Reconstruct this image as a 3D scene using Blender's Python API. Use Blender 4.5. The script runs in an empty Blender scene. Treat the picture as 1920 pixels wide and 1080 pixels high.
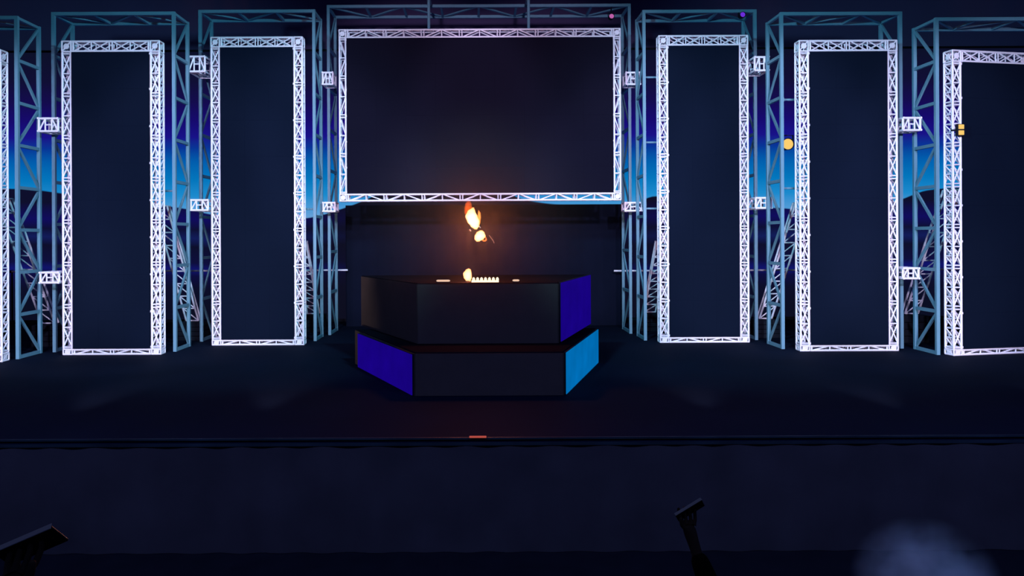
import bpy, bmesh, math, random
from mathutils import Vector, Matrix
random.seed(7)
SC = bpy.context.scene
COL = SC.collection

# ------------------------------------------------------------------ camera
F = 1500.0          # focal length in pixels of the 1920x1080 frame
H = 3.5             # eye height above the stage deck (z = 0)
CX, CY = 893.0, 445.0   # principal point
ROLL = math.radians(0.27)
cam = bpy.data.cameras.new('camera')
cam.sensor_fit = 'HORIZONTAL'; cam.sensor_width = 36.0
cam.lens = 36.0 * F / 1920.0
cam.shift_x = (960.0 - CX) / 1920.0
cam.shift_y = (CY - 540.0) / 1920.0
cam.clip_end = 300
co = bpy.data.objects.new('camera', cam); COL.objects.link(co)
co.rotation_mode = 'XYZ'
co.matrix_world = Matrix.Translation((0, 0, H)) @ Matrix.Rotation(math.radians(90), 4, 'X') @ Matrix.Rotation(-ROLL, 4, 'Z')
SC.camera = co

# ------------------------------------------------------------------ world, view
w = bpy.data.worlds.new('dark hall'); SC.world = w; w.use_nodes = True
bg = w.node_tree.nodes['Background']
bg.inputs[0].default_value = (0.19, 0.29, 1.0, 1); bg.inputs[1].default_value = 0.045
SC.view_settings.view_transform = 'Standard'; SC.view_settings.look = 'None'
SC.view_settings.gamma = 1.0; SC.view_settings.use_curve_mapping = False
SC.view_settings.exposure = 0.0

# ------------------------------------------------------------------ lights of the hall and added fill lights
def spot(name, loc, target, power, color, angle=60, blend=0.5, size=0.3):
    l = bpy.data.lights.new(name, 'SPOT'); l.energy = power; l.color = color
    l.spot_size = math.radians(angle); l.spot_blend = blend; l.shadow_soft_size = size
    o = bpy.data.objects.new(name, l); COL.objects.link(o); o.location = loc
    d = Vector(target) - Vector(loc)
    o.rotation_euler = d.to_track_quat('-Z', 'Y').to_euler()
    return o
def point(name, loc, power, color, size=0.15):
    l = bpy.data.lights.new(name, 'POINT'); l.energy = power; l.color = color; l.shadow_soft_size = size
    o = bpy.data.objects.new(name, l); COL.objects.link(o); o.location = loc
    return o
LAV = (0.76, 0.66, 1.0)
KEY = 10600
# one profile spotlight per truss frame, shuttered just above the frame tops
for fx_, fy_, tz, ang, k in ((-16.2, 22.4, 4.2, 42, .95), (-11.1, 23.9, 4.2, 40, 1), (-7.2, 25.8, 4.4, 37, 1), (-2.4, 27.3, 6.8, 33, 1.05), (2.6, 27.3, 6.8, 33, 1.05), (7.6, 26.6, 4.4, 37, 1), (11.5, 24.7, 4.2, 40, 1), (16.2, 23.6, 4.2, 42, 1)):
    spot('front_of_house_spotlight', (fx_ * .72, 7.0, 8.2), (fx_, fy_, tz), KEY * k * ((fy_ - 7) / 19.5) ** 2 * (0.72 if abs(fx_) < 3 else .88), LAV, ang, 0.45, 0.25)
# cyan cross wash from over the middle of the stage on to the flanks of the arches
for sx in (-1, 1):
    spot('cyan_wash_light', (0.2 - sx * 1.5, 13.0, 9.2), (0.2 + sx * 9.2, 25.5, 4.2), 7800, (0.25, 0.72, 1.0), 70, 0.8, 0.4)
# low lavender wash from the front of the deck on to the feet of the trusses
for x0, x1 in ((-12.5, -13.6), (-8.0, -9.3), (-4.2, -5.4), (4.6, 5.8), (8.4, 9.7), (12.8, 13.9)):
    spot('footlight', (x0, 15.2, .35), (x1, 26.0, 1.7), 1150, (1.0, 0.88, 1.0), 44, 0.9, 0.15)
# added dim blue fill over the audience, lifts the skirt and floor
spot('blue_fill_light', (-9, 5.0, 10.5), (-8, 13.5, -1.5), 4200, (0.17, 0.26, 1.0), 110, 1.0, 0.6)
spot('blue_fill_light', (9.4, 5.0, 10.5), (8.4, 13.5, -1.5), 4200, (0.17, 0.26, 1.0), 110, 1.0, 0.6)

point('phone_fill_light', (-.3, 3.0, 7.5), 14, (0.75, 0.8, 1.0), .2)  # added fill above the audience, brings out the raised phone edges

# ------------------------------------------------------------------ pixel -> place
CA, SA = math.cos(ROLL), math.sin(ROLL)
def unroll(px, py):
    dx, dy = px - CX, py - CY
    return dx * CA - dy * SA, dx * SA + dy * CA
def at(px, py, Y):
    dx, dy = unroll(px, py)
    return Vector((dx * Y / F, Y, H - dy * Y / F))
def deckY(px, py, z=0.0):
    return (H - z) * F / unroll(px, py)[1]

# ------------------------------------------------------------------ mesh helper
class MB:
    def __init__(s): s.v = []; s.f = []
    def bar(s, p, q, r, n=6, r2=None):
        p, q = Vector(p), Vector(q); d = (q - p)
        if d.length < 1e-6: return s
        d.normalize()
        u = d.cross(Vector((0, 0, 1)) if abs(d.z) < 0.9 else Vector((0, 1, 0))).normalized(); v = d.cross(u)
        b = len(s.v); r2 = r if r2 is None else r2
        for c, rr in ((p, r), (q, r2)):
            for k in range(n):
                a = 2 * math.pi * (k + .5) / n
                s.v.append(c + (u * math.cos(a) + v * math.sin(a)) * rr)
        for k in range(n):
            s.f.append((b + k, b + (k + 1) % n, b + n + (k + 1) % n, b + n + k))
        s.f.append(tuple(b + k for k in range(n))[::-1]); s.f.append(tuple(b + n + k for k in range(n)))
        return s
    def flat(s, p, q, w, t, side):
        """rectangular bar from p to q; w across (along side x dir), t thick along side"""
        p, q = Vector(p), Vector(q); d = (q - p).normalized(); n = Vector(side).normalized()
        n = (n - d * n.dot(d)).normalized(); m = d.cross(n)
        b = len(s.v)
        for c in (p, q):
            for i, j in ((-1, -1), (1, -1), (1, 1), (-1, 1)):
                s.v.append(c + m * (i * w / 2) + n * (j * t / 2))
        for k in range(4):
            s.f.append((b + k, b + (k + 1) % 4, b + 4 + (k + 1) % 4, b + 4 + k))
        s.f.append((b + 3, b + 2, b + 1, b)); s.f.append((b + 4, b + 5, b + 6, b + 7))
        return s
    def box(s, lo, hi):
        x0, y0, z0 = lo; x1, y1, z1 = hi; b = len(s.v)
        s.v += [Vector(c) for c in ((x0,y0,z0),(x1,y0,z0),(x1,y1,z0),(x0,y1,z0),(x0,y0,z1),(x1,y0,z1),(x1,y1,z1),(x0,y1,z1))]
        s.f += [tuple(b + i for i in q) for q in ((0,3,2,1),(4,5,6,7),(0,1,5,4),(1,2,6,5),(2,3,7,6),(3,0,4,7))]
        return s
    def prism(s, pts, z0, z1):
        b = len(s.v); n = len(pts)
        s.v += [Vector((x, y, z0)) for x, y in pts] + [Vector((x, y, z1)) for x, y in pts]
        for k in range(n): s.f.append((b + k, b + (k + 1) % n, b + n + (k + 1) % n, b + n + k))
        s.f.append(tuple(b + k for k in range(n))[::-1]); s.f.append(tuple(b + n + k for k in range(n)))
        return s
    def lathe(s, prof, c=(0, 0, 0), axis='Z', n=20):
        b = len(s.v); c = Vector(c); m = len(prof)
        for r, h in prof:
            for k in range(n):
                a = 2 * math.pi * k / n
                p = Vector((r * math.cos(a), r * math.sin(a), h))
                if axis == 'Y': p = Vector((p.x, p.z, p.y))
                s.v.append(c + p)
        for i in range(m - 1):
            for k in range(n):
                q = (b + i*n + k, b + i*n + (k+1) % n, b + (i+1)*n + (k+1) % n, b + (i+1)*n + k)
                s.f.append(q if axis == 'Z' else q[::-1])
        s.f.append(tuple(b + k for k in range(n))); s.f.append(tuple(b + (m-1)*n + k for k in range(n)))
        return s
    def build(s, name, mat, parent=None, loc=None, bevel=0, smooth=False):
        me = bpy.data.meshes.new(name); me.from_pydata([tuple(v) for v in s.v], [], s.f)
        bm = bmesh.new(); bm.from_mesh(me); bmesh.ops.recalc_face_normals(bm, faces=bm.faces); bm.to_mesh(me); bm.free()
        if smooth:
            for p in me.polygons: p.use_smooth = True
        me.materials.append(mat)
        o = bpy.data.objects.new(name, me); COL.objects.link(o)
        if parent: o.parent = parent
        if loc is not None: o.location = loc
        if bevel:
            m = o.modifiers.new('bevel', 'BEVEL'); m.width = bevel; m.segments = 2; m.limit_method = 'ANGLE'
        return o

def tag(o, label, cat, group=None, kind=None):
    o['label'] = label; o['category'] = cat
    if group: o['group'] = group
    if kind: o['kind'] = kind
    return o
def thing(name, loc, label, cat, group=None, rz=0):
    o = bpy.data.objects.new(name, None); COL.objects.link(o); o.location = loc; o.rotation_euler = (0, 0, rz)
    o.empty_display_size = 0.2
    return tag(o, label, cat, group)
def structure(o): o['kind'] = 'structure'; return o

# ------------------------------------------------------------------ materials
def mat(name, color, rough=0.6, metal=0.0, spec=0.3, var=0.0, scale=8.0):
    m = bpy.data.materials.new(name); m.use_nodes = True; nt = m.node_tree; b = nt.nodes['Principled BSDF']
    b.inputs['Base Color'].default_value = (*color, 1); b.inputs['Roughness'].default_value = rough
    b.inputs['Metallic'].default_value = metal; b.inputs['Specular IOR Level'].default_value = spec
    if var:
        tc = nt.nodes.new('ShaderNodeTexCoord'); no = nt.nodes.new('ShaderNodeTexNoise'); no.inputs['Scale'].default_value = scale
        no.inputs['Detail'].default_value = 4
        mx = nt.nodes.new('ShaderNodeMix'); mx.data_type = 'RGBA'
        mx.inputs[6].default_value = (*[c * (1 - var) for c in color], 1); mx.inputs[7].default_value = (*[min(1, c * (1 + var)) for c in color], 1)
        nt.links.new(tc.outputs['Object'], no.inputs['Vector']); nt.links.new(no.outputs['Fac'], mx.inputs[0]); nt.links.new(mx.outputs[2], b.inputs['Base Color'])
    return m
def emit(name, color, strength=1.0):
    m = bpy.data.materials.new(name); m.use_nodes = True; nt = m.node_tree
    for n in list(nt.nodes): nt.nodes.remove(n)
    out = nt.nodes.new('ShaderNodeOutputMaterial'); e = nt.nodes.new('ShaderNodeEmission')
    e.inputs[0].default_value = (*color, 1); e.inputs[1].default_value = strength
    nt.links.new(e.outputs[0], out.inputs[0]); return m
def led(name, color, strength=1.0, dim=0.75):
    """LED tiles: fine grid of cabinets, slightly uneven"""
    m = emit(name, color, strength); nt = m.node_tree
    e = [n for n in nt.nodes if n.type == 'EMISSION'][0]
    tc = nt.nodes.new('ShaderNodeTexCoord'); no = nt.nodes.new('ShaderNodeTexNoise'); no.inputs['Scale'].default_value = 1.3
    mp = nt.nodes.new('ShaderNodeMapRange'); mp.inputs[3].default_value = strength * dim; mp.inputs[4].default_value = strength * (2 - dim)
    nt.links.new(tc.outputs['Object'], no.inputs['Vector']); nt.links.new(no.outputs['Fac'], mp.inputs[0]); nt.links.new(mp.outputs[0], e.inputs[1])
    return m
M = dict(
    white=mat('white painted truss', (0.82, 0.80, 0.86), 0.38, 0.0, 0.5, 0.06, 3),
    teal=mat('steel tinted by cyan light', (0.115, 0.262, 0.33), 0.45, 0.0, 0.4, 0.12, 2),  # cyan stage light is mixed into this base colour
    black_screen=mat('unlit led tiles', (0.0032, 0.0068, 0.0165), 0.8, 0, 0.03, 0.12, 0.8),
    centre_screen=mat('unlit centre led tiles', (0.0060, 0.0056, 0.0135), 0.8, 0, 0.03, 0.12, 0.8),
    riser=mat('black carpet', (0.006, 0.0055, 0.009), 0.95, 0, 0.0, 0.25, 5),
    riser_lit_front=mat('riser front with painted light', (0.070, 0.050, 0.038), 0.95, 0, 0.0, 0.15, 3),  # riser sides lightened in colour in place of front light
    black=mat('black painted steel', (0.006, 0.008, 0.014), 0.7, 0, 0.1, 0.2, 5),
    deck=mat('black stage deck', (0.0050, 0.0085, 0.0190), 0.8, 0, 0.02, 0.25, 0.6),
    lip=mat('worn aluminium edge', (0.018, 0.03, 0.032), 0.5, 0.0, 0.2, 0.9, 1.1),
    skirt=mat('black velour', (0.060, 0.050, 0.046), 0.9, 0, 0.02, 0.35, 1.2),
    drape=mat('black drape', (0.0046, 0.0066, 0.0160), 0.9, 0, 0.02, 0.2, 1.5),
    floor=mat('dark hall floor', (0.012, 0.012, 0.014), 0.9, 0, 0.02, 0.3, 2),
    wall=mat('dark back curtain', (0.12, 0.085, 0.19), 0.9, 0, 0.02, 0.15, 0.4),
    cloth=mat('black cloth', (0.006, 0.006, 0.006), 0.9, 0, 0.05, 0.2, 9),
    skin=mat('skin', (0.09, 0.055, 0.04), 0.6, 0, 0.2, 0.1, 20),
    hair=mat('dark hair', (0.01, 0.009, 0.009), 0.6, 0, 0.2, 0.3, 40),
    phone=mat('dark phone body', (0.01, 0.01, 0.014), 0.4, 0, 0.4),
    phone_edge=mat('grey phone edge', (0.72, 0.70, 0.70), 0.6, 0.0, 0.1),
    lens_yellow=emit('yellow lamp', (1.0, 0.62, 0.16), 1.0),
    lens_pink=emit('pink lamp', (0.62, 0.14, 0.48), 0.8),
    lens_purple=emit('purple lamp', (0.16, 0.03, 0.75), 0.9),
    bulb=emit('warm bulbs', (1.0, 0.80, 0.52), 1.6),
    bar_light=emit('warm light bar', (0.95, 0.62, 0.45), 0.9),
    red_reflection=emit('red glint', (0.55, 0.09, 0.07), 0.8),
    led_purple=led('indigo led tiles', (0.0085, 0.0005, 0.21), 1.0),
    led_cyan=led('cyan led tiles', (0.0, 0.145, 0.44), 1.0),
)

# ------------------------------------------------------------------ stage shell
YE = 14.0                                                   # front edge of the deck
structure(MB().box((-30, YE, -0.12), (32, 37, 0)).build('stage_deck', M['deck']))
MB().box((-30, YE - .03, -0.03), (32, YE, 0.004)).build('trim_1', M['lip'])['kind'] = 'structure'
MB().box((-30, YE - .07, -0.125), (32, YE, -0.085)).build('trim_2', M['lip'])['kind'] = 'structure'
structure(MB().box((-40, -6, -2.2), (42, 37, -2.0)).build('floor', M['floor']))
structure(MB().box((-40, 36.2, -2.0), (42, 36.5, 18)).build('wall_back', M['wall']))
def curtain(name, x0, x1, y, z0, z1, material, fold=0.55, amp=0.09):
    s = MB(); n = int((x1 - x0) / fold * 8); TT = (0, .003, .01, .25, .5, .75, .99, .997, 1); rows = len(TT) - 1
    for j in range(rows + 1):
        for i in range(n + 1):
            x = x0 + (x1 - x0) * i / n
            t = TT[j]
            a = amp * (1.15 - 0.4 * t)
            yy = y + a * math.sin(2 * math.pi * x / fold + 0.7 * math.sin(x * 1.7)) + 0.3 * a * math.sin(x * 5.1)
            s.v.append(Vector((x, yy, z0 + (z1 - z0) * t)))
    for j in range(rows):
        for i in range(n):
            a = j * (n + 1) + i; s.f.append((a, a + 1, a + n + 2, a + n + 1))
    o = s.build(name, material, smooth=True)
    md = o.modifiers.new('thick', 'SOLIDIFY'); md.thickness = 0.012
    return o
tag(curtain('stage_skirt', -24, 26, YE - .03, -1.995, -0.122, M['skirt'], 0.8, 0.02), 'black pleated stage skirt hanging under the front edge of the deck', 'curtain')

# ------------------------------------------------------------------ LED backdrop with evening sky and dark hills
def backdrop():
    Y = 33.5
    x0, x1 = -22.5, 25.0
    zt = at(893, 95, Y).z
    t = thing('led_backdrop', (0, Y, 0), 'wide LED backdrop showing indigo to cyan dusk sky over dark hills', 'screen')
    m = bpy.data.materials.new('dusk sky on led'); m.use_nodes = True; nt = m.node_tree; N = nt.nodes; L = nt.links
    for n in list(N): N.remove(n)
    out = N.new('ShaderNodeOutputMaterial'); e = N.new('ShaderNodeEmission'); L.new(e.outputs[0], out.inputs[0])
    tc = N.new('ShaderNodeTexCoord'); sp = N.new('ShaderNodeSeparateXYZ'); L.new(tc.outputs['Object'], sp.inputs[0])
    ramp = N.new('ShaderNodeValToRGB'); mr = N.new('ShaderNodeMapRange')
    zb = at(893, 420, Y).z
    mr.inputs[1].default_value = zb; mr.inputs[2].default_value = zt
    L.new(sp.outputs['Z'], mr.inputs[0]); L.new(mr.outputs[0], ramp.inputs[0])
    def lin(c): return tuple(((v/255)/12.92 if v/255 <= .04045 else ((v/255+.055)/1.055)**2.4) for v in c)
    stops = [(420, (120,165,215)), (392, (80,155,215)), (365, (28,138,205)), (335, (4,118,188)), (300, (2,92,172)), (275, (8,52,150)),
             (255, (24,18,136)), (225, (22,10,110)), (190, (20,12,78)), (150, (16,15,52)), (95, (12,16,40))]
    els = ramp.color_ramp.elements
    while len(els) < len(stops): els.new(0.5)
    for el, (py, c) in zip(els, stops):
        el.position = (420 - py) / (420 - 95); el.color = (*lin(c), 1)
    # hill line: float curve over x gives the height of the ridge
    mx = N.new('ShaderNodeMapRange'); mx.inputs[1].default_value = x0; mx.inputs[2].default_value = x1; L.new(sp.outputs['X'], mx.inputs[0])
    fc = N.new('ShaderNodeFloatCurve'); L.new(mx.outputs[0], fc.inputs[1])
    ridge = [(-60,356),(0,354),(60,356),(110,362),(200,374),(315,387),(360,394),(395,402),(480,412),(565,410),(600,404),(640,392),(668,382),(705,366),(735,352),
             (800,345),(880,346),(935,352),(965,368),(1000,378),(1080,386),(1160,388),(1200,380),(1232,368),(1260,374),(1330,388),(1410,391),(1450,390),(1495,393),(1560,398),
             (1640,388),(1690,374),(1716,364),(1745,356),(1800,352),(1960,350)]
    cm = fc.mapping.curves[0]
    pts = []
    for px, py in ridge:
        p = at(px, py, Y); pts.append(((p.x - x0) / (x1 - x0), min(1, max(0, (p.z - 3.0) / 5.0))))
    cm.points[0].location = (0, pts[0][1]); cm.points[1].location = (1, pts[-1][1])
    for p in pts: 
        if 0.001 < p[0] < 0.999: cm.points.new(*p)
    for p in cm.points: p.handle_type = 'AUTO_CLAMPED'
    fc.mapping.update()
    ma = N.new('ShaderNodeMath'); ma.operation = 'MULTIPLY_ADD'; ma.inputs[1].default_value = 5.0; ma.inputs[2].default_value = 3.0; L.new(fc.outputs[0], ma.inputs[0])
    df = N.new('ShaderNodeMath'); df.operation = 'SUBTRACT'; L.new(sp.outputs['Z'], df.inputs[0]); L.new(ma.outputs[0], df.inputs[1])
    edge = N.new('ShaderNodeMapRange'); edge.inputs[1].default_value = -0.02; edge.inputs[2].default_value = 0.03; L.new(df.outputs[0], edge.inputs[0])
    # hill: navy with faint blue bands (mist over water)
    hr = N.new('ShaderNodeValToRGB'); hm = N.new('ShaderNodeMapRange'); zl = at(893, 560, Y).z
    hm.inputs[1].default_value = zl; hm.inputs[2].default_value = zb + 1.2
    no = N.new('ShaderNodeTexNoise'); no.inputs['Scale'].default_value = 0.25; no.inputs['Detail'].default_value = 3
    L.new(tc.outputs['Object'], no.inputs['Vector'])
    nz = N.new('ShaderNodeMath'); nz.operation = 'MULTIPLY_ADD'; nz.inputs[1].default_value = 0.5; L.new(no.outputs['Fac'], nz.inputs[0]); L.new(sp.outputs['Z'], nz.inputs[2])
    L.new(nz.outputs[0], hm.inputs[0]); L.new(hm.outputs[0], hr.inputs[0])
    hs = [(0.0,(11,14,34)),(0.18,(12,14,40)),(0.30,(13,13,62)),(0.36,(16,20,105)),(0.42,(14,15,60)),(0.58,(13,15,44)),(0.66,(18,28,88)),(0.74,(14,16,52)),(0.84,(16,12,92)),(1.0,(14,15,44))]
    he = hr.color_ramp.elements
    while len(he) < len(hs): he.new(0.5)
    for el, (p, c) in zip(he, hs): el.position = p; el.color = (*lin(c), 1)
    # the picture on the wall is darker behind the middle of the stage
    ax = N.new('ShaderNodeMath'); ax.operation = 'ABSOLUTE'; sx = N.new('ShaderNodeMath'); sx.operation = 'SUBTRACT'; sx.inputs[1].default_value = 0.3
    L.new(sp.outputs['X'], sx.inputs[0]); L.new(sx.outputs[0], ax.inputs[0])
    mid = N.new('ShaderNodeMapRange'); mid.inputs[1].default_value = 5.0; mid.inputs[2].default_value = 9.0; L.new(ax.outputs[0], mid.inputs[0])
    hx = N.new('ShaderNodeMix'); hx.data_type = 'RGBA'; hx.inputs[6].default_value = (*lin((14,14,30)), 1); L.new(mid.outputs[0], hx.inputs[0]); L.new(hr.outputs[0], hx.inputs[7])
    mix = N.new('ShaderNodeMix'); mix.data_type = 'RGBA'
    L.new(edge.outputs[0], mix.inputs[0]); L.new(hx.outputs[2], mix.inputs[6]); L.new(ramp.outputs[0], mix.inputs[7]); L.new(mix.outputs[2], e.inputs[0])
    MB().box((x0, 0, 0.12), (x1, 0.02, zt)).build('screen_face', m, t)
    c = MB().box((x0 - .1, 0.02, 0), (x1 + .1, 0.22, zt + .1)); c.box((x0 - .1, -.01, 0), (x1 + .1, 0.02, .12)); c.build('cabinet_case', M['black'], t)
backdrop()

# ------------------------------------------------------------------ box trusses (white)
def box_truss(part, parent, O, u, Lg, a, wa, b, wb, mod=1.25, rc=0.033, rb=0.0205, dense=4, cross=True):
    """one straight truss: O corner, along u, width wa along a (faces the hall), depth wb along b"""
    O, u, a, b = Vector(O), Vector(u), Vector(a), Vector(b)
    s = MB()
    c = [O + a * i + b * j for i, j in ((rc, rc), (wa - rc, rc), (wa - rc, wb - rc), (rc, wb - rc))]
    n = max(1, round(Lg / mod)); m = Lg / n
    for k in range(n + 1):
        for d in (-.045, .045):
            t = min(max(k * m + d, rc), Lg - rc)
            for i in range(4): s.bar(c[i] + u * t, c[(i + 1) % 4] + u * t, rb)
    for k in range(n):
        s0, s1 = k * m + .05, (k + 1) * m - .05; sm = (s0 + s1) / 2
        for i, j in ((0, 1), (3, 2)):                      # hall side and rear: one peak per module
            s.bar(c[i] + u * s0, c[j] + u * sm, rb); s.bar(c[j] + u * sm, c[i] + u * s1, rb); s.bar(c[i] + u * sm, c[j] + u * sm, rb)
            if cross: s.bar(c[j] + u * s0, c[i] + u * sm, rb); s.bar(c[i] + u * sm, c[j] + u * s1, rb)
        for i, j in ((0, 3), (1, 2)):                      # flanks: close zigzag
            for q in range(dense):
                t0, t1 = s0 + (s1 - s0) * q / dense, s0 + (s1 - s0) * (q + 1) / dense
                s.bar(c[i] + u * t0, c[j] + u * t1, rb); s.bar(c[i] + u * t1, c[j] + u * t1, rb * .9)
    o = s.build(part, M['white'], parent)
    for p in c: MB().bar(p, p + u * Lg, rc, 8).build('chord', M['white'], o, smooth=False)
    return o
def corner_block(parent, lo, sx, sy, sz):
    s = MB(); x, y, z = lo; r = .024
    P = [Vector((x + i * sx, y + j * sy, z + k * sz)) for i in (0, 1) for j in (0, 1) for k in (0, 1)]
    for i in range(8):
        for b in (1, 2, 4):
            if not i & b: s.bar(P[i], P[i | b], r)
    for f in ((0,1,3,2), (4,5,7,6), (0,1,5,4), (2,3,7,6), (0,2,6,4), (1,3,7,5)):
        s.bar(P[f[0]], P[f[2]], r * .8)
        cc = sum((P[q] for q in f), Vector()) / 4
        n = (P[f[1]] - P[f[0]]).cross(P[f[3]] - P[f[0]]).normalized()
        s.bar(cc - n * .012, cc + n * .012, .085, 12)      # round spigot plate
    return s.build('corner_block', M['white'], parent)
def led_screen(loc, W, Hh, label, rz=0, rows=6, cols=2):
    t = thing('led_screen', loc, label, 'screen', 'unlit LED screens in the white truss frames', rz)
    s = MB(); g = .0007
    for i in range(cols):
        for j in range(rows):
            s.box((i * W / cols + g, 0, j * Hh / rows + g), ((i + 1) * W / cols - g, .035, (j + 1) * Hh / rows - g))
    s.build('tile_face', M['centre_screen' if cols > 4 else 'black_screen'], t)
    MB().box((0.0, .035, 0.0), (W, .10, Hh)).build('rear_case', M['black'], t)
    for i in range(rows + 1):                              # clamps to the truss
        for x in (-.035, W - .005):
            z = min(max(i * Hh / rows, .05), Hh - .05)
            MB().box((x, .03, z - .03), (x + .04, .09, z + .03)).build('clamp', M['white'], t)
    return t
DEP = 0.38
def truss_frame(xl, xr, yt, yb, label, slabel, wcol, wtop, wbot, rz=0, Y=None, nb=None, mod=1.25):
    """upright frame: near face between pixel columns xl..xr, rows yt..yb"""
    xm = (xl + xr) / 2
    flown = Y is not None
    if not flown: Y = deckY(xm if rz == 0 else xl, yb)
    A = at(xl, (yt + yb) / 2, Y); B = at(xr, (yt + yb) / 2, Y)
    W = B.x - A.x
    zt = at(xm if rz == 0 else xl, yt, Y).z; zb = at(xm, yb, Y).z if flown else 0.0
    Hh = zt - zb
    t = thing('truss_frame', (A.x, Y, zb), label, 'truss', 'white truss frames around the LED screens', rz)
    X, Yv, Z = (1, 0, 0), (0, 1, 0), (0, 0, 1)
    box_truss('column', t, (0, 0, wbot), Z, Hh - wbot - wtop, X, wcol, Yv, DEP, mod, cross=not flown)
    box_truss('column', t, (W - wcol, 0, wbot), Z, Hh - wbot - wtop, X, wcol, Yv, DEP, mod, cross=not flown)
    box_truss('top_beam', t, (wcol, 0, Hh - wtop), X, W - 2 * wcol, Z, wtop, Yv, DEP, mod * .95, cross=not flown)
    box_truss('bottom_beam', t, (wcol, 0, 0), X, W - 2 * wcol, Z, wbot, Yv, DEP, mod * .95, cross=False)
    for x in (0, W - wcol):
        corner_block(t, (x + .025, .025, .025), wcol - .05, DEP - .05, wbot - .05)
        corner_block(t, (x + .025, .025, Hh - wtop + .025), wcol - .05, DEP - .05, wtop - .05)
    # screen hung inside, flush with the near chords
    R = Matrix.Rotation(rz, 3, 'Z')
    sl = (R @ Vector((wcol + .01, -.02, 0))) + Vector((A.x, Y, zb + wbot + .0))
    led_screen(sl, W - 2 * wcol - .02, Hh - wbot - wtop, slabel, rz, 8 if not flown else 6, 3 if not flown else 9)
    return t, A.x, Y, zb, W, Hh
WC = 0.32
truss_frame(-186, 3, 92, 680, 'white truss frame cut off by the left edge of the photo', 'black LED screen at the far left, mostly out of the photo', WC, .36, .26)
truss_frame(115, 301, 75, 666, 'tall white truss frame standing leftmost of those fully in view', 'black LED screen in the leftmost full white truss frame', WC, .36, .2)
truss_frame(395, 569, 68, 648, 'tall white truss frame standing just left of the wide centre frame', 'black LED screen just left of the wide centre screen', WC, .36, .2)
fc, fx, fy, fz, fw, fh = truss_frame(635, 1165, 53, 377, 'wide white truss frame hanging in the centre above the flames', 'wide black LED screen in the centre above the flames', .27, .32, .28, 0, 27.3, mod=1.3)
truss_frame(1236, 1405, 65, 643, 'tall white truss frame standing just right of the wide centre frame', 'black LED screen just right of the wide centre screen', WC, .36, .2)
truss_frame(1499, 1685, 74, 659, 'tall white truss frame second to the right of the centre frame', 'black LED screen second to the right of the centre screen', WC, .36, .2)
truss_frame(1787, 1985, 92, 668, 'white truss frame turned slightly away, cut off by the right edge', 'black LED screen cut off by the right edge of the photo', WC, .36, .2, math.radians(11))

# ------------------------------------------------------------------ teal ladder arches
RW = 0.10
GATES = {}
def arch(key, xl, xr, yt, yb, label, depth=1.27, nbay=8):
    xm = (xl + xr) / 2
    Y = deckY(xm, yb)
    A = at(xl, 300, Y); B = at(xr, 300, Y); W = B.x - A.x
    Hh = at(xm, yt, Y).z
    t = thing('ladder_arch', (A.x, Y, 0), label, 'truss', 'teal ladder arches behind the white frames')
    GATES[key] = (A.x, B.x, Y, Hh, depth)
    for x, s_ in ((RW / 2, 1), (W - RW / 2, -1)):
        s = MB(); dz = (Hh - RW) / nbay
        for k in range(nbay + 1):
            z = RW / 2 + k * dz
            if k < nbay: s.flat((x, RW, z), (x, depth - RW, z), RW * .95, RW * .8, (1, 0, 0))
            if k < nbay:
                z0, z1 = z + RW * .3, z + dz - RW * .3
                # lowest bay falls away from the hall, then they alternate
                if k % 2 == 0: p, q = (x, RW * .6, z1), (x, depth - RW * .6, z0)
                else: p, q = (x, RW * .6, z0), (x, depth - RW * .6, z1)
                s.flat(p, q, RW * .85, RW * .5, (1, 0, 0))
        leg = s.build('leg', M['teal'], t)
        for y in (RW / 2, depth - RW / 2):
            MB().box((x - RW / 2, y - RW / 2, 0), (x + RW / 2, y + RW / 2, Hh - RW)).build('rail', M['teal'], leg)
    s = MB(); z = Hh - RW / 2
    n = max(2, round(W / 1.45)); dx = (W - RW) / n
    for k in range(n + 1):
        x = RW / 2 + k * dx
        s.flat((x, RW, z), (x, depth - RW, z), RW * .8, RW * .8, (0, 0, 1))
        if k < n:
            if k % 2 == 0: p, q = (x, RW * .6, z), (x + dx, depth - RW * .6, z)
            else: p, q = (x, depth - RW * .6, z), (x + dx, RW * .6, z)
            s.flat(p, q, RW * .8, RW * .5, (0, 0, 1))
    bm_ = s.build('crossbeam', M['teal'], t)
    for y in (RW / 2, depth - RW / 2):
        MB().box((0, y - RW / 2, z - RW / 2), (W, y + RW / 2, z + RW / 2)).build('rail', M['teal'], bm_)
    return t
arch(0, -205, 34, 30, 674, 'teal ladder arch at the far left, one leg in view')
arch(1, 97, 329, 22, 660, 'teal ladder arch behind the leftmost full white frame')
arch(2, 373, 592, 18, 640, 'teal ladder arch behind the white frame left of centre')
arch(3, 614, 1184, 8, 627, 'wide teal ladder arch spanning the centre, the big screen hangs from it', 1.5)
arch(4, 1206, 1420, 18, 638, 'teal ladder arch behind the white frame right of centre')
arch(5, 1464, 1693, 22, 654, 'teal ladder arch behind the second white frame right of centre')
arch(6, 1755, 1990, 32, 665, 'teal ladder arch at the far right, one leg in view')
# hangers of the centre frame, up to the wide arch
g3 = GATES[3]
for px in (804, 991):
    X = at(px, 40, fy + .2).x
    s = MB(); s.bar((X - fx, .19, fh), (X - fx, .19, g3[3] - fz + .02), .05, 10)
    s.bar((X - fx, .19, g3[3] - fz - .02), (X - fx, g3[2] - fy + .1, g3[3] - fz - .02), .04, 8)
    s.build('hanger_pipe', M['teal'], fc)

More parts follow.
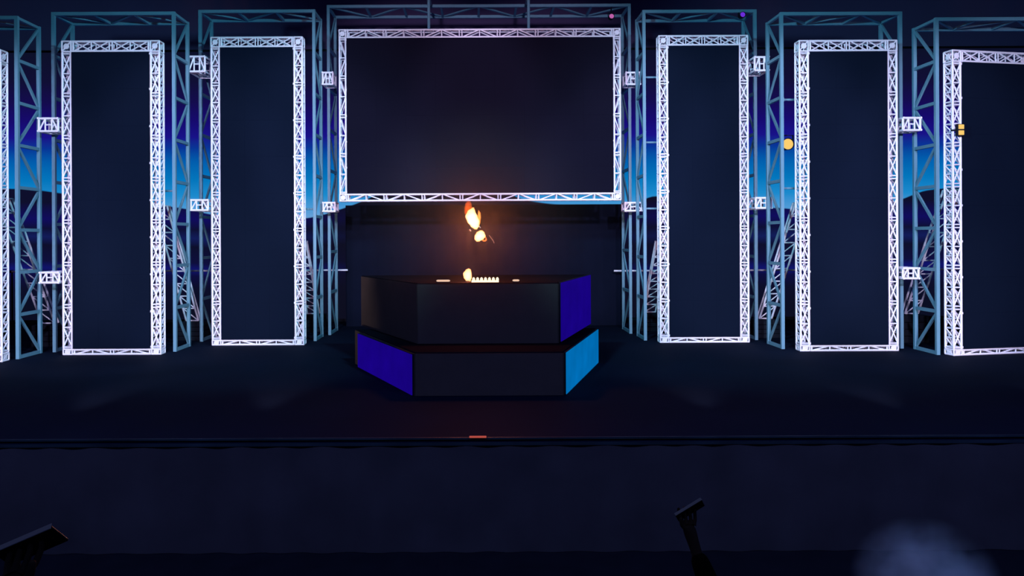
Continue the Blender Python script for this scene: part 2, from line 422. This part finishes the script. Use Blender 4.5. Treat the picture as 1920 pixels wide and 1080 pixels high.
# ------------------------------------------------------------------ white spacer trusses between neighbouring arches
def spacer(x0, x1, y0, y1, go, gi, side, label):
    """box truss bridging the depth between the nearer (outer) arch go and the farther (inner) arch gi"""
    Yo = GATES[go][2] + GATES[go][4]; Yi = GATES[gi][2]
    Y0, Y1 = Yo + .05, Yi - .05
    if Y1 - Y0 < .35: Y0 = Y1 - .6
    A = at(x0, y1, Y0); B = at(x1, y0, Y0)
    xa, xb = A.x, B.x
    if Y0 < Yo:
        if side < 0: xa = max(xa, GATES[go][1] + .06)
        else: xb = min(xb, GATES[go][0] - .06)
    W, Hh, D = xb - xa, B.z - A.z, Y1 - Y0
    t = thing('spacer_truss', (xa, Y0, A.z), label, 'truss', 'white spacer trusses between the arches')
    b = MB(); r = .03
    for i in (0, W):
        for j in (0, D):
            b.bar((i, j, 0), (i, j, Hh), r); 
    for i in (W / 3, 2 * W / 3):
        for j in (0, D): b.bar((i, j, 0), (i, j, Hh), r * .8)
    for j in (0, D): b.bar((0, j, 0), (W / 3, j, Hh), r * .8); b.bar((2 * W / 3, j, Hh), (W, j, 0), r * .8); b.bar((W/3, j, Hh/2), (2*W/3, j, Hh/2), r * .8)
    for z in (0, Hh):
        for i in (0, W / 3, 2 * W / 3, W): b.bar((i, 0, z), (i, D, z), r * .8)
        b.bar((0, 0, z), (W, D, z), r * .7)
    b.build('lattice', M['white'], t)
    for i_ in (0, W):
        for z in (0, Hh): MB().bar((i_, -.06, z), (i_, D + .06, z), r * 1.1, 8).build('chord', M['white'], t)
    for j in (0, D):
        e = MB()
        for p, q in (((0, 0), (W, 0)), ((0, Hh), (W, Hh)), ((0, 0), (0, Hh)), ((W, 0), (W, Hh))): e.bar((p[0], j, p[1]), (q[0], j, q[1]), r * 1.15, 8)
        e.build('end_frame', M['white'], t)
    return t
for (x0, x1, y0, y1, a, b, lab) in (
    (73, 109, 222, 246, 0, 1, 'white spacer truss right of the far left arch leg, the upper one'),
    (76, 111, 511, 530, 0, 1, 'white spacer truss right of the far left arch leg, the lower one'),
    (354, 384, 106, 134, 1, 2, 'white spacer truss high up between the two left white frames'),
    (358, 390, 375, 394, 1, 2, 'white spacer truss at hill height between the two left white frames'),
    (597, 624, 136, 158, 2, 3, 'white spacer truss high up beside the left end of the centre screen'),
    (598, 628, 380, 396, 2, 3, 'white spacer truss level with the bottom left corner of the centre screen'),
    (1174, 1200, 136, 158, 3, 4, 'white spacer truss high up beside the right end of the centre screen'),
    (1172, 1203, 380, 395, 3, 4, 'white spacer truss level with the bottom right corner of the centre screen'),
    (1415, 1441, 107, 132, 4, 5, 'white spacer truss high up between the two right white frames'),
    (1417, 1446, 371, 390, 4, 5, 'white spacer truss at hill height between the two right white frames'),
    (1693, 1727, 221, 244, 5, 6, 'white spacer truss left of the far right arch leg, the upper one'),
    (1693, 1722, 503, 522, 5, 6, 'white spacer truss left of the far right arch leg, the lower one')):
    if b <= 3: spacer(x0, x1, y0, y1, a, b, -1, lab)
    else: spacer(x0, x1, y0, y1, b, a, 1, lab)

# ------------------------------------------------------------------ leaning raker ladders behind the arches
def raker(tx, ty, bx, by, g, side, label, blabel):
    Y0 = GATES[g][2] + 1.45; Y1 = Y0 + 1.5
    T = at(tx, ty, Y0); Fp = at(bx, by, Y1)
    t = thing('raker_truss', tuple(Fp), label, 'truss', 'leaning raker ladders behind the arches')
    o = Vector((side * .42, 0, 0)); back = Vector((0, .36, 0))
    a0, a1 = Vector((0, 0, 0)), T - Fp
    s = MB(); n = 9
    for k in range(n + 1):
        p = a0.lerp(a1, k / n); q = p + o
        s.bar(p, q, .024); s.bar(p, p + back * .6, .016)
        if k < n:
            p2 = a0.lerp(a1, (k + 1) / n)
            s.bar(p, p2 + o, .020)
    s.build('lattice', M['white'], t)
    for d in (Vector(), o, back * .6):
        MB().bar(a0 + d, a1 + d, .034, 8).build('chord', M['white'], t)
    # ballast under the foot
    b = MB(); z = Fp.z - .03
    x0 = Fp.x + min(0, side * .42) - .2; x1 = x0 + .82
    nl = 4
    for k in range(nl): b.box((x0 + .01 * (k % 2), Y1 - .3, z * k / nl), (x1, Y1 + .62, z * (k + 1) / nl - .012))
    b.box((x0 + .1, Y1 - .2, z - .02), (x1 - .1, Y1 + .5, z))
    tag(b.build('ballast_block', M['black'], bevel=.01), blabel, 'block', 'ballast blocks under the rakers')
raker(16, 372, 103, 606, 0, -1, 'leaning white raker ladder at the far left behind the first arch leg', 'black ballast block under the far left raker ladder')
raker(313, 386, 372, 601, 1, -1, 'leaning white raker ladder between the two left white frames', 'black ballast block under the raker ladder between the two left frames')
raker(573, 452, 597, 588, 2, -1, 'leaning white raker ladder right of the frame left of centre', 'black ballast block under the raker ladder left of the centre opening')
raker(1232, 452, 1208, 585, 4, 1, 'leaning white raker ladder left of the frame right of centre', 'black ballast block under the raker ladder right of the centre opening')
raker(1492, 380, 1424, 597, 5, 1, 'leaning white raker ladder between the two right white frames', 'black ballast block under the raker ladder between the two right frames')
raker(1776, 356, 1697, 588, 6, 1, 'leaning white raker ladder at the far right beside the last arch leg', 'black ballast block under the far right raker ladder')

# ------------------------------------------------------------------ tie bars and cross pipes
def cross_pipe(x0, x1, y, Y, label, posts):
    A, B = at(x0, y, Y), at(x1, y, Y)
    t = thing('cross_pipe', (A.x, Y, 0), label, 'pipe', 'long cross pipes behind the arches')
    z = (A.z + B.z) / 2
    MB().bar((0, 0, z), (B.x - A.x, 0, z), .035, 10).build('pipe', M['white'], t)
    for px in posts:
        X = at(px, y, Y).x - A.x
        p = MB(); p.bar((X, .09, 0), (X, .09, z + .06), .03, 8); p.box((X - .15, -.06, 0), (X + .15, .24, .02)); p.box((X - .04, -.05, z - .05), (X + .04, .12, z + .05))
        p.build('post', M['black'], t)
cross_pipe(-20, 652, 508, 31.2, 'thin white cross pipe on posts behind the left arches', (20, 232, 420, 500))
cross_pipe(1151, 1940, 506, 31.2, 'thin white cross pipe on posts behind the right arches', (1300, 1600, 1850))
def tie(x0, x1, y, Y, label, r=.035):
    A, B = at(x0, y, Y), at(x1, y, Y)
    s = MB().bar((0, 0, 0), B - A, r, 8)
    for p in (Vector(), B - A): s.box((p.x - .03, p.y - .06, p.z - .06), (p.x + .03, p.y + .06, p.z + .06))
    tag(s.build('tie_bar', M['teal'], None, A), label, 'pipe', 'short tie bars from the arches to the frames')
for x0, x1, y, g, lab in ((1208, 1244, 145, 4, 'teal tie bar from the arch to the frame right of centre, the top one'),
                          (1208, 1244, 267, 4, 'teal tie bar from the arch to the frame right of centre, the middle one'),
                          (1208, 1244, 391, 4, 'teal tie bar from the arch to the frame right of centre, the low one'),
                          (1467, 1508, 187, 5, 'teal tie bar left of the second white frame right of centre, above the yellow lamp'),
                          (1467, 1508, 353, 5, 'teal tie bar left of the second white frame right of centre, below the yellow lamp'),
                          (292, 327, 358, 1, 'teal tie bar beside the right column of the leftmost full frame'),
                          (555, 590, 392, 2, 'teal tie bar beside the right column of the frame left of centre'),
                          (376, 402, 145, 2, 'teal tie bar left of the frame left of centre')):
    tie(x0, x1, y, GATES[g][2] + .2, lab)

# ------------------------------------------------------------------ lamps
def par(px, py, Y, r, lens, label, up=False, support=None):
    P = at(px, py, Y)
    t = thing('stage_lamp', tuple(P), label, 'lamp', 'small stage lamps on the arches')
    MB().lathe([(r * .75, .30), (r, .26), (r * 1.08, .05), (r * 1.12, 0), (r * 1.02, 0), (r * .95, .03)], axis='Y', n=20).build('can', M['black'], t, smooth=False)
    MB().lathe([(0.001, -.006), (r * .6, -.002), (r * .96, .02), (r * .96, .035)], axis='Y', n=20).build('lens', lens, t, smooth=True)
    y = MB()
    for s_ in (-1, 1): y.box((s_ * r * 1.2 - .012, .12, -.03), (s_ * r * 1.2 + .012, .18, r * 1.7))
    y.box((-r * 1.2, .12, r * 1.62), (r * 1.2, .18, r * 1.72)); 
    if support: y.bar((0, .15, r * 1.7), Vector(support) - P, .02, 8)
    else: y.bar((0, .15, r * 1.7), (0, .15, r * 1.7 + .12), .02, 8)
    y.build('yoke', M['black'], t)
g5 = GATES[5]; g6 = GATES[6]; g4 = GATES[4]
par(1478, 270, g5[2] + .1, .17, M['lens_yellow'], 'round yellow stage lamp glowing left of the second white frame right of centre', support=(g5[0] + RW + .012, g5[2] + .05, at(1477, 254, g5[2]).z))
par(1147, 30, g3[2] - .1, .085, M['lens_pink'], 'small pink lamp under the right end of the wide arch', support=(at(1147, 20, g3[2]).x, g3[2] + .05, g3[3] - RW - .01))
par(1393, 27, g4[2] - .1, .085, M['lens_purple'], 'small purple lamp at the top of the arch right of centre', support=(at(1393, 20, g4[2]).x, g4[2] + .05, g4[3] - RW - .01))
YL = deckY(1787, 668) + .02
P = at(1803, 243, YL - .16)
t = thing('blinder_lamp', tuple(P), 'two-cell yellow lamp on the inner column of the far right frame', 'lamp')
MB().box((-.10, .02, -.17), (.10, .14, .17)).build('housing', M['black'], t, bevel=.01)
b = MB(); b.box((-.19, .12, -.025), (.17, .20, .025)); b.build('bracket', M['black'], t)
for z in (-.085, .085): MB().box((-.08, -.0, z - .065), (.08, .025, z + .065)).build('lens', M['lens_yellow'], t, bevel=.02)

# ------------------------------------------------------------------ stepped riser with LED flanks in the middle of the stage
def ring(pts, z): return [(x, y, z) for x, y in pts]
lo_ = [(-1.36, 17.65), (1.90, 17.65), (3.30, 22.2), (-3.36, 22.2)]
up_ = [(-1.40, 19.0), (1.93, 19.0), (3.2, 23.0), (-3.3, 23.0)]
t = thing('stepped_riser', (0.2, 17.65, 0), 'black two-tier riser in the middle of the stage carrying the flames', 'platform')
def front_skin(tier, pts, z0, z1):
    """lighter skin, front light put into its colour, along the three sides that face the hall"""
    for a, b in ((3, 0), (0, 1), (1, 2)):
        a, b = Vector((*pts[a], 0)), Vector((*pts[b], 0)); n = (b - a).cross(Vector((0, 0, 1))).normalized()
        s = MB(); s.flat(a + n * .012 + Vector((0, 0, (z0 + z1) / 2)), b + n * .012 + Vector((0, 0, (z0 + z1) / 2)), z1 - z0, .012, n)
        s.build('lit_front_skin', M['riser_lit_front'], tier)
sh = lambda pts: [(x - .2, y - 17.65) for x, y in pts]
tier = MB().prism(sh(lo_), 0, .97).build('lower_tier', M['riser'], t, bevel=.015)
front_skin(tier, sh(lo_), 0 + .01, .97 - .03)
tier = MB().prism(sh(up_), .97, 2.42).build('upper_tier', M['riser'], t, bevel=.015)
front_skin(tier, sh(up_), .97 + .01, 2.42 - .03)
def flank(a, b, za, zb, off, material, label):
    a, b = Vector((*a, 0)), Vector((*b, 0)); d = (b - a); Lg = d.length; ang = math.atan2(d.y, d.x)
    n = Vector((d.y, -d.x, 0)).normalized() * off
    t = thing('led_display', tuple(a + n + Vector((0, 0, za))), label, 'screen', 'lit LED panels on the riser', ang)
    sgn = 1 if off > 0 else -1
    s = MB(); c = 4
    for i in range(c): s.box((Lg * i / c + .002, -.02 * sgn - .01, .012), (Lg * (i + 1) / c - .002, -.02 * sgn + .01, zb - za - .012))
    s.build('tile_face', material, t)
    MB().box((0, min(0, -.012*sgn), 0), (Lg, max(0, -.012*sgn) + .03, zb - za) if sgn < 0 else (Lg, .03, zb - za)).build('rear_case', M['black'], t)
flank((1.90, 17.72), (3.28, 22.15), .01, .95, .06, M['led_cyan'], 'cyan lit LED panel on the lower right flank of the riser')
flank((1.93, 19.05), (3.19, 22.95), 1.0, 2.42, .06, M['led_purple'], 'upright indigo lit LED panel on the upper right flank of the riser')
flank((-3.13, 21.6), (-1.36, 17.68), .01, .93, .06, M['led_purple'], 'indigo lit LED panel on the left flank of the riser')

# black drape closing the opening under the centre screen
yd = 31.6
tag(curtain('black_drape', at(648, 400, yd).x, at(1168, 400, yd).x, yd, 0.0, at(900, 384, yd).z, M['drape'], .6, .02), 'black drape closing the back of the centre opening behind the riser', 'curtain')

# light bars on the front edge of the upper tier
YB = 19.12; ZB = 2.42
def small_bar(x0, x1, label):
    A, B = at(x0, 530, YB), at(x1, 530, YB)
    t = thing('light_bar', ((A.x + B.x) / 2, YB, ZB), label, 'lamp', 'warm light bars on the riser edge')
    hw = (B.x - A.x) / 2
    MB().box((-hw, 0, 0), (hw, .08, .022)).build('housing', M['black'], t)
    s = MB(); n = 14
    s.bar((-hw + .03, .03, .045), (hw - .03, .03, .045), .024, 10)
    s.bar((-hw, .03, .045), (-hw + .03, .03, .045), .008, 10, .024); s.bar((hw - .03, .03, .045), (hw, .03, .045), .024, 10, .008)
    s.build('tube', M['bar_light'], t)
small_bar(818, 844, 'short warm light bar left of the lower flame')
small_bar(961, 974, 'very short warm light bar right of the bulb strip')
A, B = at(884, 530, YB), at(936, 530, YB)
t = thing('bulb_strip', (A.x, YB, ZB), 'warm bulb strip with a row of rounded bulbs right of the lower flame', 'lamp')
W = B.x - A.x
MB().box((0, 0, 0), (W, .09, .03)).build('base', M['black'], t)
MB().box((0, -.012, .004), (W - .01, 0, .055)).build('light_strip', M['bulb'], t, bevel=.004)
nb = 7
for k in range(nb):
    x = (k + .55) * W / nb
    MB().lathe([(.001, .125), (.018, .118), (.032, .095), (.036, .07), (.028, .045), (.022, .03)], (x, .03, 0), n=12).build('bulb', M['bulb'], t, smooth=True)

# ------------------------------------------------------------------ flames
def flame_mat(name, color, strength):
    m = bpy.data.materials.new(name); m.use_nodes = True; nt = m.node_tree
    for n in list(nt.nodes): nt.nodes.remove(n)
    out = nt.nodes.new('ShaderNodeOutputMaterial'); e = nt.nodes.new('ShaderNodeEmission')
    e.inputs[0].default_value = (*color, 1); e.inputs[1].default_value = strength
    nt.links.new(e.outputs[0], out.inputs['Volume']); return m
FM = flame_mat('burning gas', (1.0, 0.30, 0.06), 22.0)
FH = flame_mat('white hot gas', (1.0, 0.42, 0.15), 32.0)
FO = flame_mat('orange gas', (1.0, 0.13, 0.012), 5.5)
YF = 19.35
def flame_part(name, parent, base, pts, material, Y=YF, seed=1, wob=.12):
    """pts: (px, py, half-width px) from top to bottom, a lumpy body of revolution bent along them"""
    rnd = random.Random(seed); s = MB(); n = 16; sc = Y / F
    fine = []
    for i in range(len(pts) - 1):
        for k in range(4):
            a = k / 4; a2 = a * a * (3 - 2 * a); p, q = pts[i], pts[i + 1]
            fine.append((p[0] + (q[0]-p[0]) * a2, p[1] + (q[1]-p[1]) * a, p[2] + (q[2]-p[2]) * a2))
    fine.append(pts[-1])
    ph = [rnd.uniform(0, 6.28) for _ in range(4)]
    for px, py, hw in fine:
        c = at(px, py, Y) - base
        for k in range(n):
            a = 2 * math.pi * k / n
            r = max(.4, hw) * sc * (1 + wob * (math.sin(2 * a + ph[0] + py * .11) + .7 * math.sin(3 * a + ph[1] - py * .17)) * .6)
            s.v.append(c + Vector((r * math.cos(a), r * math.sin(a) * .85, 0)))
    m = len(fine)
    for i in range(m - 1):
        for k in range(n): s.f.append((i*n + k, i*n + (k+1) % n, (i+1)*n + (k+1) % n, (i+1)*n + k))
    s.f.append(tuple(range(n))); s.f.append(tuple((m-1)*n + k for k in range(n)))
    return s.build(name, material, parent, smooth=True)
b0 = at(888, 430, YF)
tallf = t = thing('flame', tuple(b0), 'tall orange and yellow flame just under the centre screen', 'flame', 'flames above the riser')
flame_part('flame_core', t, b0, [(887,389,2),(884,396,7),(884,406,11),(887,416,11.5),(890,424,8.5),(892,430,3)], FH, seed=3)
flame_part('flame_tongue', t, b0, [(879,377,3),(878,383,6),(878,391,7.5),(877,399,6.5),(879,407,4),(881,412,1)], FO, seed=5)
flame_part('flame_tongue', t, b0, [(897.5,394,1),(898.5,400,3),(898.5,407,3.5),(897,416,4),(896,424,3),(893,430,1.5)], FM, seed=6)
b1 = at(900, 455, YF)
roundf = t = thing('flame', tuple(b1), 'round white-hot flame between the tall flame and the lower flame', 'flame', 'flames above the riser')
flame_part('flame_core', t, b1, [(902,432,3),(901,436,7.5),(900,443,10),(898,448,8.5),(896,453,3)], FH, seed=9)
# curl: a small torus of orange gas
s = MB(); c = at(908, 448, YF - .02) - b1; n1, n2 = 18, 8
for i in range(n1):
    a = 2 * math.pi * i / n1
    rr = .018 * (1.35 if math.sin(a) < 0 else 1)
    for j in range(n2):
        b = 2 * math.pi * j / n2
        R_ = .046 + rr * math.cos(b)
        s.v.append(c + Vector((R_ * math.cos(a), rr * math.sin(b), R_ * math.sin(a))))
for i in range(n1):
    for j in range(n2): s.f.append((i*n2 + j, ((i+1) % n1)*n2 + j, ((i+1) % n1)*n2 + (j+1) % n2, i*n2 + (j+1) % n2))
s.build('flame_curl', flame_mat('curl of gas', (1.0, .2, .03), 28), t, smooth=True)
b2 = Vector((at(877, 529, YF).x, YF, ZB))
t = thing('flame', tuple(b2), 'short white flame standing on the riser edge', 'flame', 'flames above the riser')
flame_part('flame_core', t, b2, [(879,503,1),(878,506,5),(876.5,513,8),(877,520,8),(878,527,5),(878,529.6,2)], FH, seed=12)
MB().lathe([(.05, 0), (.06, .0), (.05, .03), (.03, .035)], (0, 0, 0), n=16).build('burner', M['black'], t)
# thin bright spark trail right of the middle flame
s = MB(); pts = [at(x, y, YF) for x, y in ((917,441),(920,445),(923,449),(925,452),(926.5,456))]
for p, q in zip(pts, pts[1:]): s.bar(p, q, .008, 6)
s.v = [v - b1 for v in s.v]
s.build('spark', emit('spark glow', (.9, .55, .45), .35), roundf)['label'] = 'thin pale curved spark'
for px, py, l in ((900, 426, 'small pale spark right of the foot of the tall flame'), (882, 432, 'small pale spark left of the foot of the tall flame')):
    s = MB().bar(at(px - 1.5, py - 2, YF), at(px + 1, py + 1.5, YF), .013, 6)
    s.v = [v - b0 for v in s.v]
    s.build('spark', emit('spark glow', (.9, .6, .55), .6), tallf)['label'] = l
FC = (1.0, 0.24, 0.085)
point('flame_light', at(888, 410, YF) + Vector((0, -.1, 0)), 260, FC, .2)
point('flame_light', at(900, 444, YF) + Vector((0, -.1, 0)), 130, FC, .15)
point('flame_light', at(877, 516, YF) + Vector((0, -.15, .0)), 60, FC, .12)

# red glint on the lip: flame reflection built as a glowing bar
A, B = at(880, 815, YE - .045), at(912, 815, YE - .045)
tag(MB().box((A.x, YE - .06, .004), (B.x, YE, .028)).build('lip_reflection', M['red_reflection'], bevel=.005), 'small red glint on the front lip of the stage, flame reflection built as a glowing bar', 'lamp')

# ------------------------------------------------------------------ haze and smoke
def puff(name, c, r, density, color, label, power=2.0, aniso=0.0, noise=0.0):
    m = bpy.data.materials.new(name); m.use_nodes = True; nt = m.node_tree
    for n in list(nt.nodes): nt.nodes.remove(n)
    out = nt.nodes.new('ShaderNodeOutputMaterial'); v = nt.nodes.new('ShaderNodeVolumeScatter')
    v.inputs['Color'].default_value = (*color, 1); v.inputs['Anisotropy'].default_value = aniso
    tc = nt.nodes.new('ShaderNodeTexCoord'); ln = nt.nodes.new('ShaderNodeVectorMath'); ln.operation = 'LENGTH'
    nt.links.new(tc.outputs['Object'], ln.inputs[0])
    mr = nt.nodes.new('ShaderNodeMapRange'); mr.inputs[1].default_value = 1.0; mr.inputs[2].default_value = 0.0; mr.inputs[3].default_value = 0; mr.inputs[4].default_value = 1
    nt.links.new(ln.outputs['Value'], mr.inputs[0])
    pw = nt.nodes.new('ShaderNodeMath'); pw.operation = 'POWER'; pw.inputs[1].default_value = power; nt.links.new(mr.outputs[0], pw.inputs[0])
    mu = nt.nodes.new('ShaderNodeMath'); mu.operation = 'MULTIPLY'; mu.inputs[1].default_value = density; nt.links.new(pw.outputs[0], mu.inputs[0])
    last = mu
    if noise:
        no = nt.nodes.new('ShaderNodeTexNoise'); no.inputs['Scale'].default_value = 2.2; no.inputs['Detail'].default_value = 2; nt.links.new(tc.outputs['Object'], no.inputs['Vector'])
        m2 = nt.nodes.new('ShaderNodeMapRange'); m2.inputs[1].default_value = .35; m2.inputs[2].default_value = .65; m2.inputs[3].default_value = 1 - noise; m2.inputs[4].default_value = 1 + noise
        nt.links.new(no.outputs['Fac'], m2.inputs[0])
        m3 = nt.nodes.new('ShaderNodeMath'); m3.operation = 'MULTIPLY'; nt.links.new(mu.outputs[0], m3.inputs[0]); nt.links.new(m2.outputs[0], m3.inputs[1]); last = m3
    nt.links.new(last.outputs[0], v.inputs['Density']); nt.links.new(v.outputs[0], out.inputs['Volume'])
    me = bpy.data.meshes.new(name); bm = bmesh.new(); bmesh.ops.create_icosphere(bm, subdivisions=3, radius=1.0); bm.to_mesh(me); bm.free(); me.materials.append(m)
    o = bpy.data.objects.new(name, me); COL.objects.link(o); o.location = c; o.scale = r
    return tag(o, label, 'smoke', None, 'stuff')
puff('warm_haze', at(888, 430, YF - .3), (3.6, 2.6, 3.3), 0.012, (1, 1, 1), 'thin haze in the air around the flames', 1.5)
puff('smoke_puff', at(1735, 1092, 10.5), (.95, .8, .85), 1.25, (.8, .95, 1), 'pale blue smoke puff in front of the stage at the lower right', 1.2, 0, .95)
spot('smoke_fill_light', at(1735, 1085, 10.5) + Vector((.4, -1.0, 5.5)), at(1735, 1085, 10.5), 380, (0.22, 0.55, 1.0), 26, 1.0, .1)  # added blue spot above the puff to light the smoke

# ------------------------------------------------------------------ audience: raked platforms and two people filming
structure(MB().box((-12, -4, .58), (12, 2.75, .70)).build('floor_platform', M['floor']))
structure(MB().box((-12, 2.75, -.05), (12, 5.4, .08)).build('floor_platform', M['floor']))
for y, z in ((-3.5, .58), (2.3, .58), (5.0, -.05)):
    b = MB()
    for x in (-11.5, -5, 0.4, 5.6, 11.5): b.bar((x, y, -2.0), (x, y, z), .05, 8)
    structure(b.build('floor_supports', M['black']))
def skin_obj(name, joints, edges, material, parent, sub=1):
    me = bpy.data.meshes.new(name); idx = {k: i for i, k in enumerate(joints)}
    me.from_pydata([j[0] for j in joints.values()], [(idx[a], idx[b]) for a, b in edges], [])
    me.materials.append(material)
    o = bpy.data.objects.new(name, me); COL.objects.link(o); o.parent = parent
    o.modifiers.new('skin', 'SKIN'); 
    if not me.skin_vertices: 
        bpy.context.view_layer.objects.active = o; bpy.ops.mesh.customdata_skin_add()
    sv = me.skin_vertices[0].data
    for i, j in enumerate(joints.values()):
        r = j[1]; sv[i].radius = r if isinstance(r, tuple) else (r, r); sv[i].use_root = (i == 0); sv[i].use_loose = False
    o.modifiers['skin'].use_smooth_shade = True
    m = o.modifiers.new('sub', 'SUBSURF'); m.levels = sub; m.render_levels = sub
    return o
def person(phone_px, Y, tilt, zfloor, label, plabel, side=1, plen=.158):
    PH = at(*phone_px, Y)
    k = (PH.z - zfloor) / 2.0                               # scales the body so that the raised hand meets the phone
    loc = Vector((PH.x - side * .15 * k, PH.y - .45 * k, zfloor))
    t = thing('person', tuple(loc), label, 'person')
    S = side
    def J(x, y, z): return (x * S * k, y * k, z * k)
    j = {'pelvis': (J(0, 0, .95), (.15 * k, .11 * k)), 'waist': (J(0, .0, 1.12), (.135 * k, .10 * k)), 'chest': (J(0, -.01, 1.32), (.165 * k, .115 * k)), 'neckb': (J(0, -.01, 1.47), .075 * k),
         'neck': (J(0, .005, 1.53), .056 * k), 'jaw': (J(0, .03, 1.595), (.066 * k, .078 * k)), 'brow': (J(0, .025, 1.67), (.078 * k, .098 * k)), 'crown': (J(0, .01, 1.735), (.055 * k, .07 * k))}
    e = [('pelvis', 'waist'), ('waist', 'chest'), ('chest', 'neckb'), ('neckb', 'neck'), ('neck', 'jaw'), ('jaw', 'brow'), ('brow', 'crown')]
    j['nose'] = (J(0, .128, 1.635), .013 * k); e.append(('brow', 'nose'))
    j.update({'shR': (J(.185, -.01, 1.43), .062 * k), 'elR': (J(.25, .24, 1.555), .044 * k), 'wrR': (J(.172, .385, 1.80), .028 * k), 'paR': (J(.155, .43, 1.88), (.038 * k, .017 * k)),
              'shL': (J(-.185, -.01, 1.43), .062 * k), 'elL': (J(-.25, -.03, 1.14), .044 * k), 'wrL': (J(-.24, .09, .90), .028 * k), 'paL': (J(-.235, .12, .82), (.018 * k, .038 * k))})
    e += [('chest', 'shR'), ('shR', 'elR'), ('elR', 'wrR'), ('wrR', 'paR'), ('chest', 'shL'), ('shL', 'elL'), ('elL', 'wrL'), ('wrL', 'paL')]
    # raised hand: four fingers behind the phone bending over it, the thumb along its near side
    for n_, dx, l in (('a', -.036, .92), ('b', -.012, 1.0), ('c', .012, .96), ('d', .034, .8)):
        j['f' + n_ + '1'] = (J(.153 + dx, .452, 1.93), .0095 * k); j['f' + n_ + '2'] = (J(.151 + dx * 1.15, .472, 1.93 + .038 * l), .0085 * k); j['f' + n_ + '3'] = (J(.15 + dx * 1.2, .468, 1.93 + .065 * l), .0075 * k)
        e += [('paR', 'f' + n_ + '1'), ('f' + n_ + '1', 'f' + n_ + '2'), ('f' + n_ + '2', 'f' + n_ + '3')]
    j['t1'] = (J(.112, .425, 1.915), .0115 * k); j['t2'] = (J(.108, .428, 1.955), .010 * k); e += [('paR', 't1'), ('t1', 't2')]
    # lowered hand, slightly curled
    for n_, dy, l in (('a', .035, .95), ('b', .012, 1.0), ('c', -.012, .95), ('d', -.034, .8)):
        j['g' + n_ + '1'] = (J(-.232, .125 + dy, .772), .0095 * k); j['g' + n_ + '2'] = (J(-.222, .135 + dy, .772 - .036 * l), .0085 * k); j['g' + n_ + '3'] = (J(-.204, .138 + dy, .772 - .058 * l), .0075 * k)
        e += [('paL', 'g' + n_ + '1'), ('g' + n_ + '1', 'g' + n_ + '2'), ('g' + n_ + '2', 'g' + n_ + '3')]
    j['u1'] = (J(-.215, .165, .815), .0115 * k); j['u2'] = (J(-.205, .18, .78), .010 * k); e += [('paL', 'u1'), ('u1', 'u2')]
    for s_, n_ in ((1, 'R'), (-1, 'L')):
        j['hip' + n_] = (J(s_ * .10, 0, .88), .092 * k); j['knee' + n_] = (J(s_ * .12, .02, .50), .060 * k); j['ank' + n_] = (J(s_ * .13, -.01, .09), .040 * k); j['toe' + n_] = (J(s_ * .15, .17, .035), (.042 * k, .03 * k))
        e += [('pelvis', 'hip' + n_), ('hip' + n_, 'knee' + n_), ('knee' + n_, 'ank' + n_), ('ank' + n_, 'toe' + n_)]
    skin_obj('body', j, e, M['skin'], t, 2)
    g = {a: (j[a][0], tuple(q * 1.16 for q in j[a][1]) if isinstance(j[a][1], tuple) else j[a][1] * (1.55 if a[:2] in ('el', 'wr') else 1.25)) for a in ('pelvis', 'waist', 'chest', 'neckb', 'shR', 'elR', 'wrR', 'shL', 'elL', 'wrL')}
    skin_obj('jacket', g, [q for q in e if q[0] in g and q[1] in g], M['cloth'], t, 2)
    g = {a: (j[a][0], tuple(q * 1.14 for q in j[a][1]) if isinstance(j[a][1], tuple) else j[a][1] * 1.2) for a in ('pelvis', 'hipR', 'kneeR', 'ankR', 'hipL', 'kneeL', 'ankL')}
    skin_obj('trousers', g, [q for q in e if q[0] in g and q[1] in g], M['cloth'], t, 2)
    for s_ in (-1, 1):
        sh_ = MB(); o_ = Vector(J(s_ * .14, .07, 0))
        sh_.prism([(o_.x + math.cos(a) * .052, o_.y + math.sin(a) * .145) for a in [2 * math.pi * q / 16 for q in range(16)]], 0, .075)
        sh_.build('shoe', M['black'], t, bevel=.02)
    hm = MB(); hm.lathe([(.001, .112), (.05, .105), (.085, .07), (.100, .02), (.098, -.03), (.088, -.075)], n=20)
    hm.v = [Vector((v.x * k, (v.y * 1.18 - (.02 if v.z < .02 else 0)) * k, v.z * k)) + Vector(J(0, .01, 1.665)) for v in hm.v]
    hm.build('hair', M['hair'], t, smooth=True)
    # the phone: held sideways, edge to the hall
    p = thing('phone', tuple(PH), plabel, 'phone', None); p.rotation_euler = (math.radians(38), math.radians(-tilt), 0)
    MB().box((-plen / 2, -.004, -.0745), (plen / 2, .004, -.001)).build('phone_body', M['phone'], p, bevel=.003)
    MB().box((-plen / 2, -.008, -.002), (plen / 2, .008, .001)).build('top_edge', M['phone_edge'], p, bevel=.001)['label'] = 'grey top edge catching the light'
    b = MB(); b.box((-plen / 2 - .001, -.0055, -.02), (-plen / 2 + .001, .0055, 0)); b.build('side_edge', M['phone'], p, bevel=.0008)
person((1290, 950), 4.1, 31, .08, 'person in black clothes raising a phone, dark against the stage skirt right of centre', 'tilted phone held up right of centre, its top edge faintly lit', 1)
person((40, 1010), 2.1, 23, .70, 'person in black clothes raising a phone at the lower left corner', 'tilted phone held up in the lower left corner, its edge faintly lit', -1, .17)
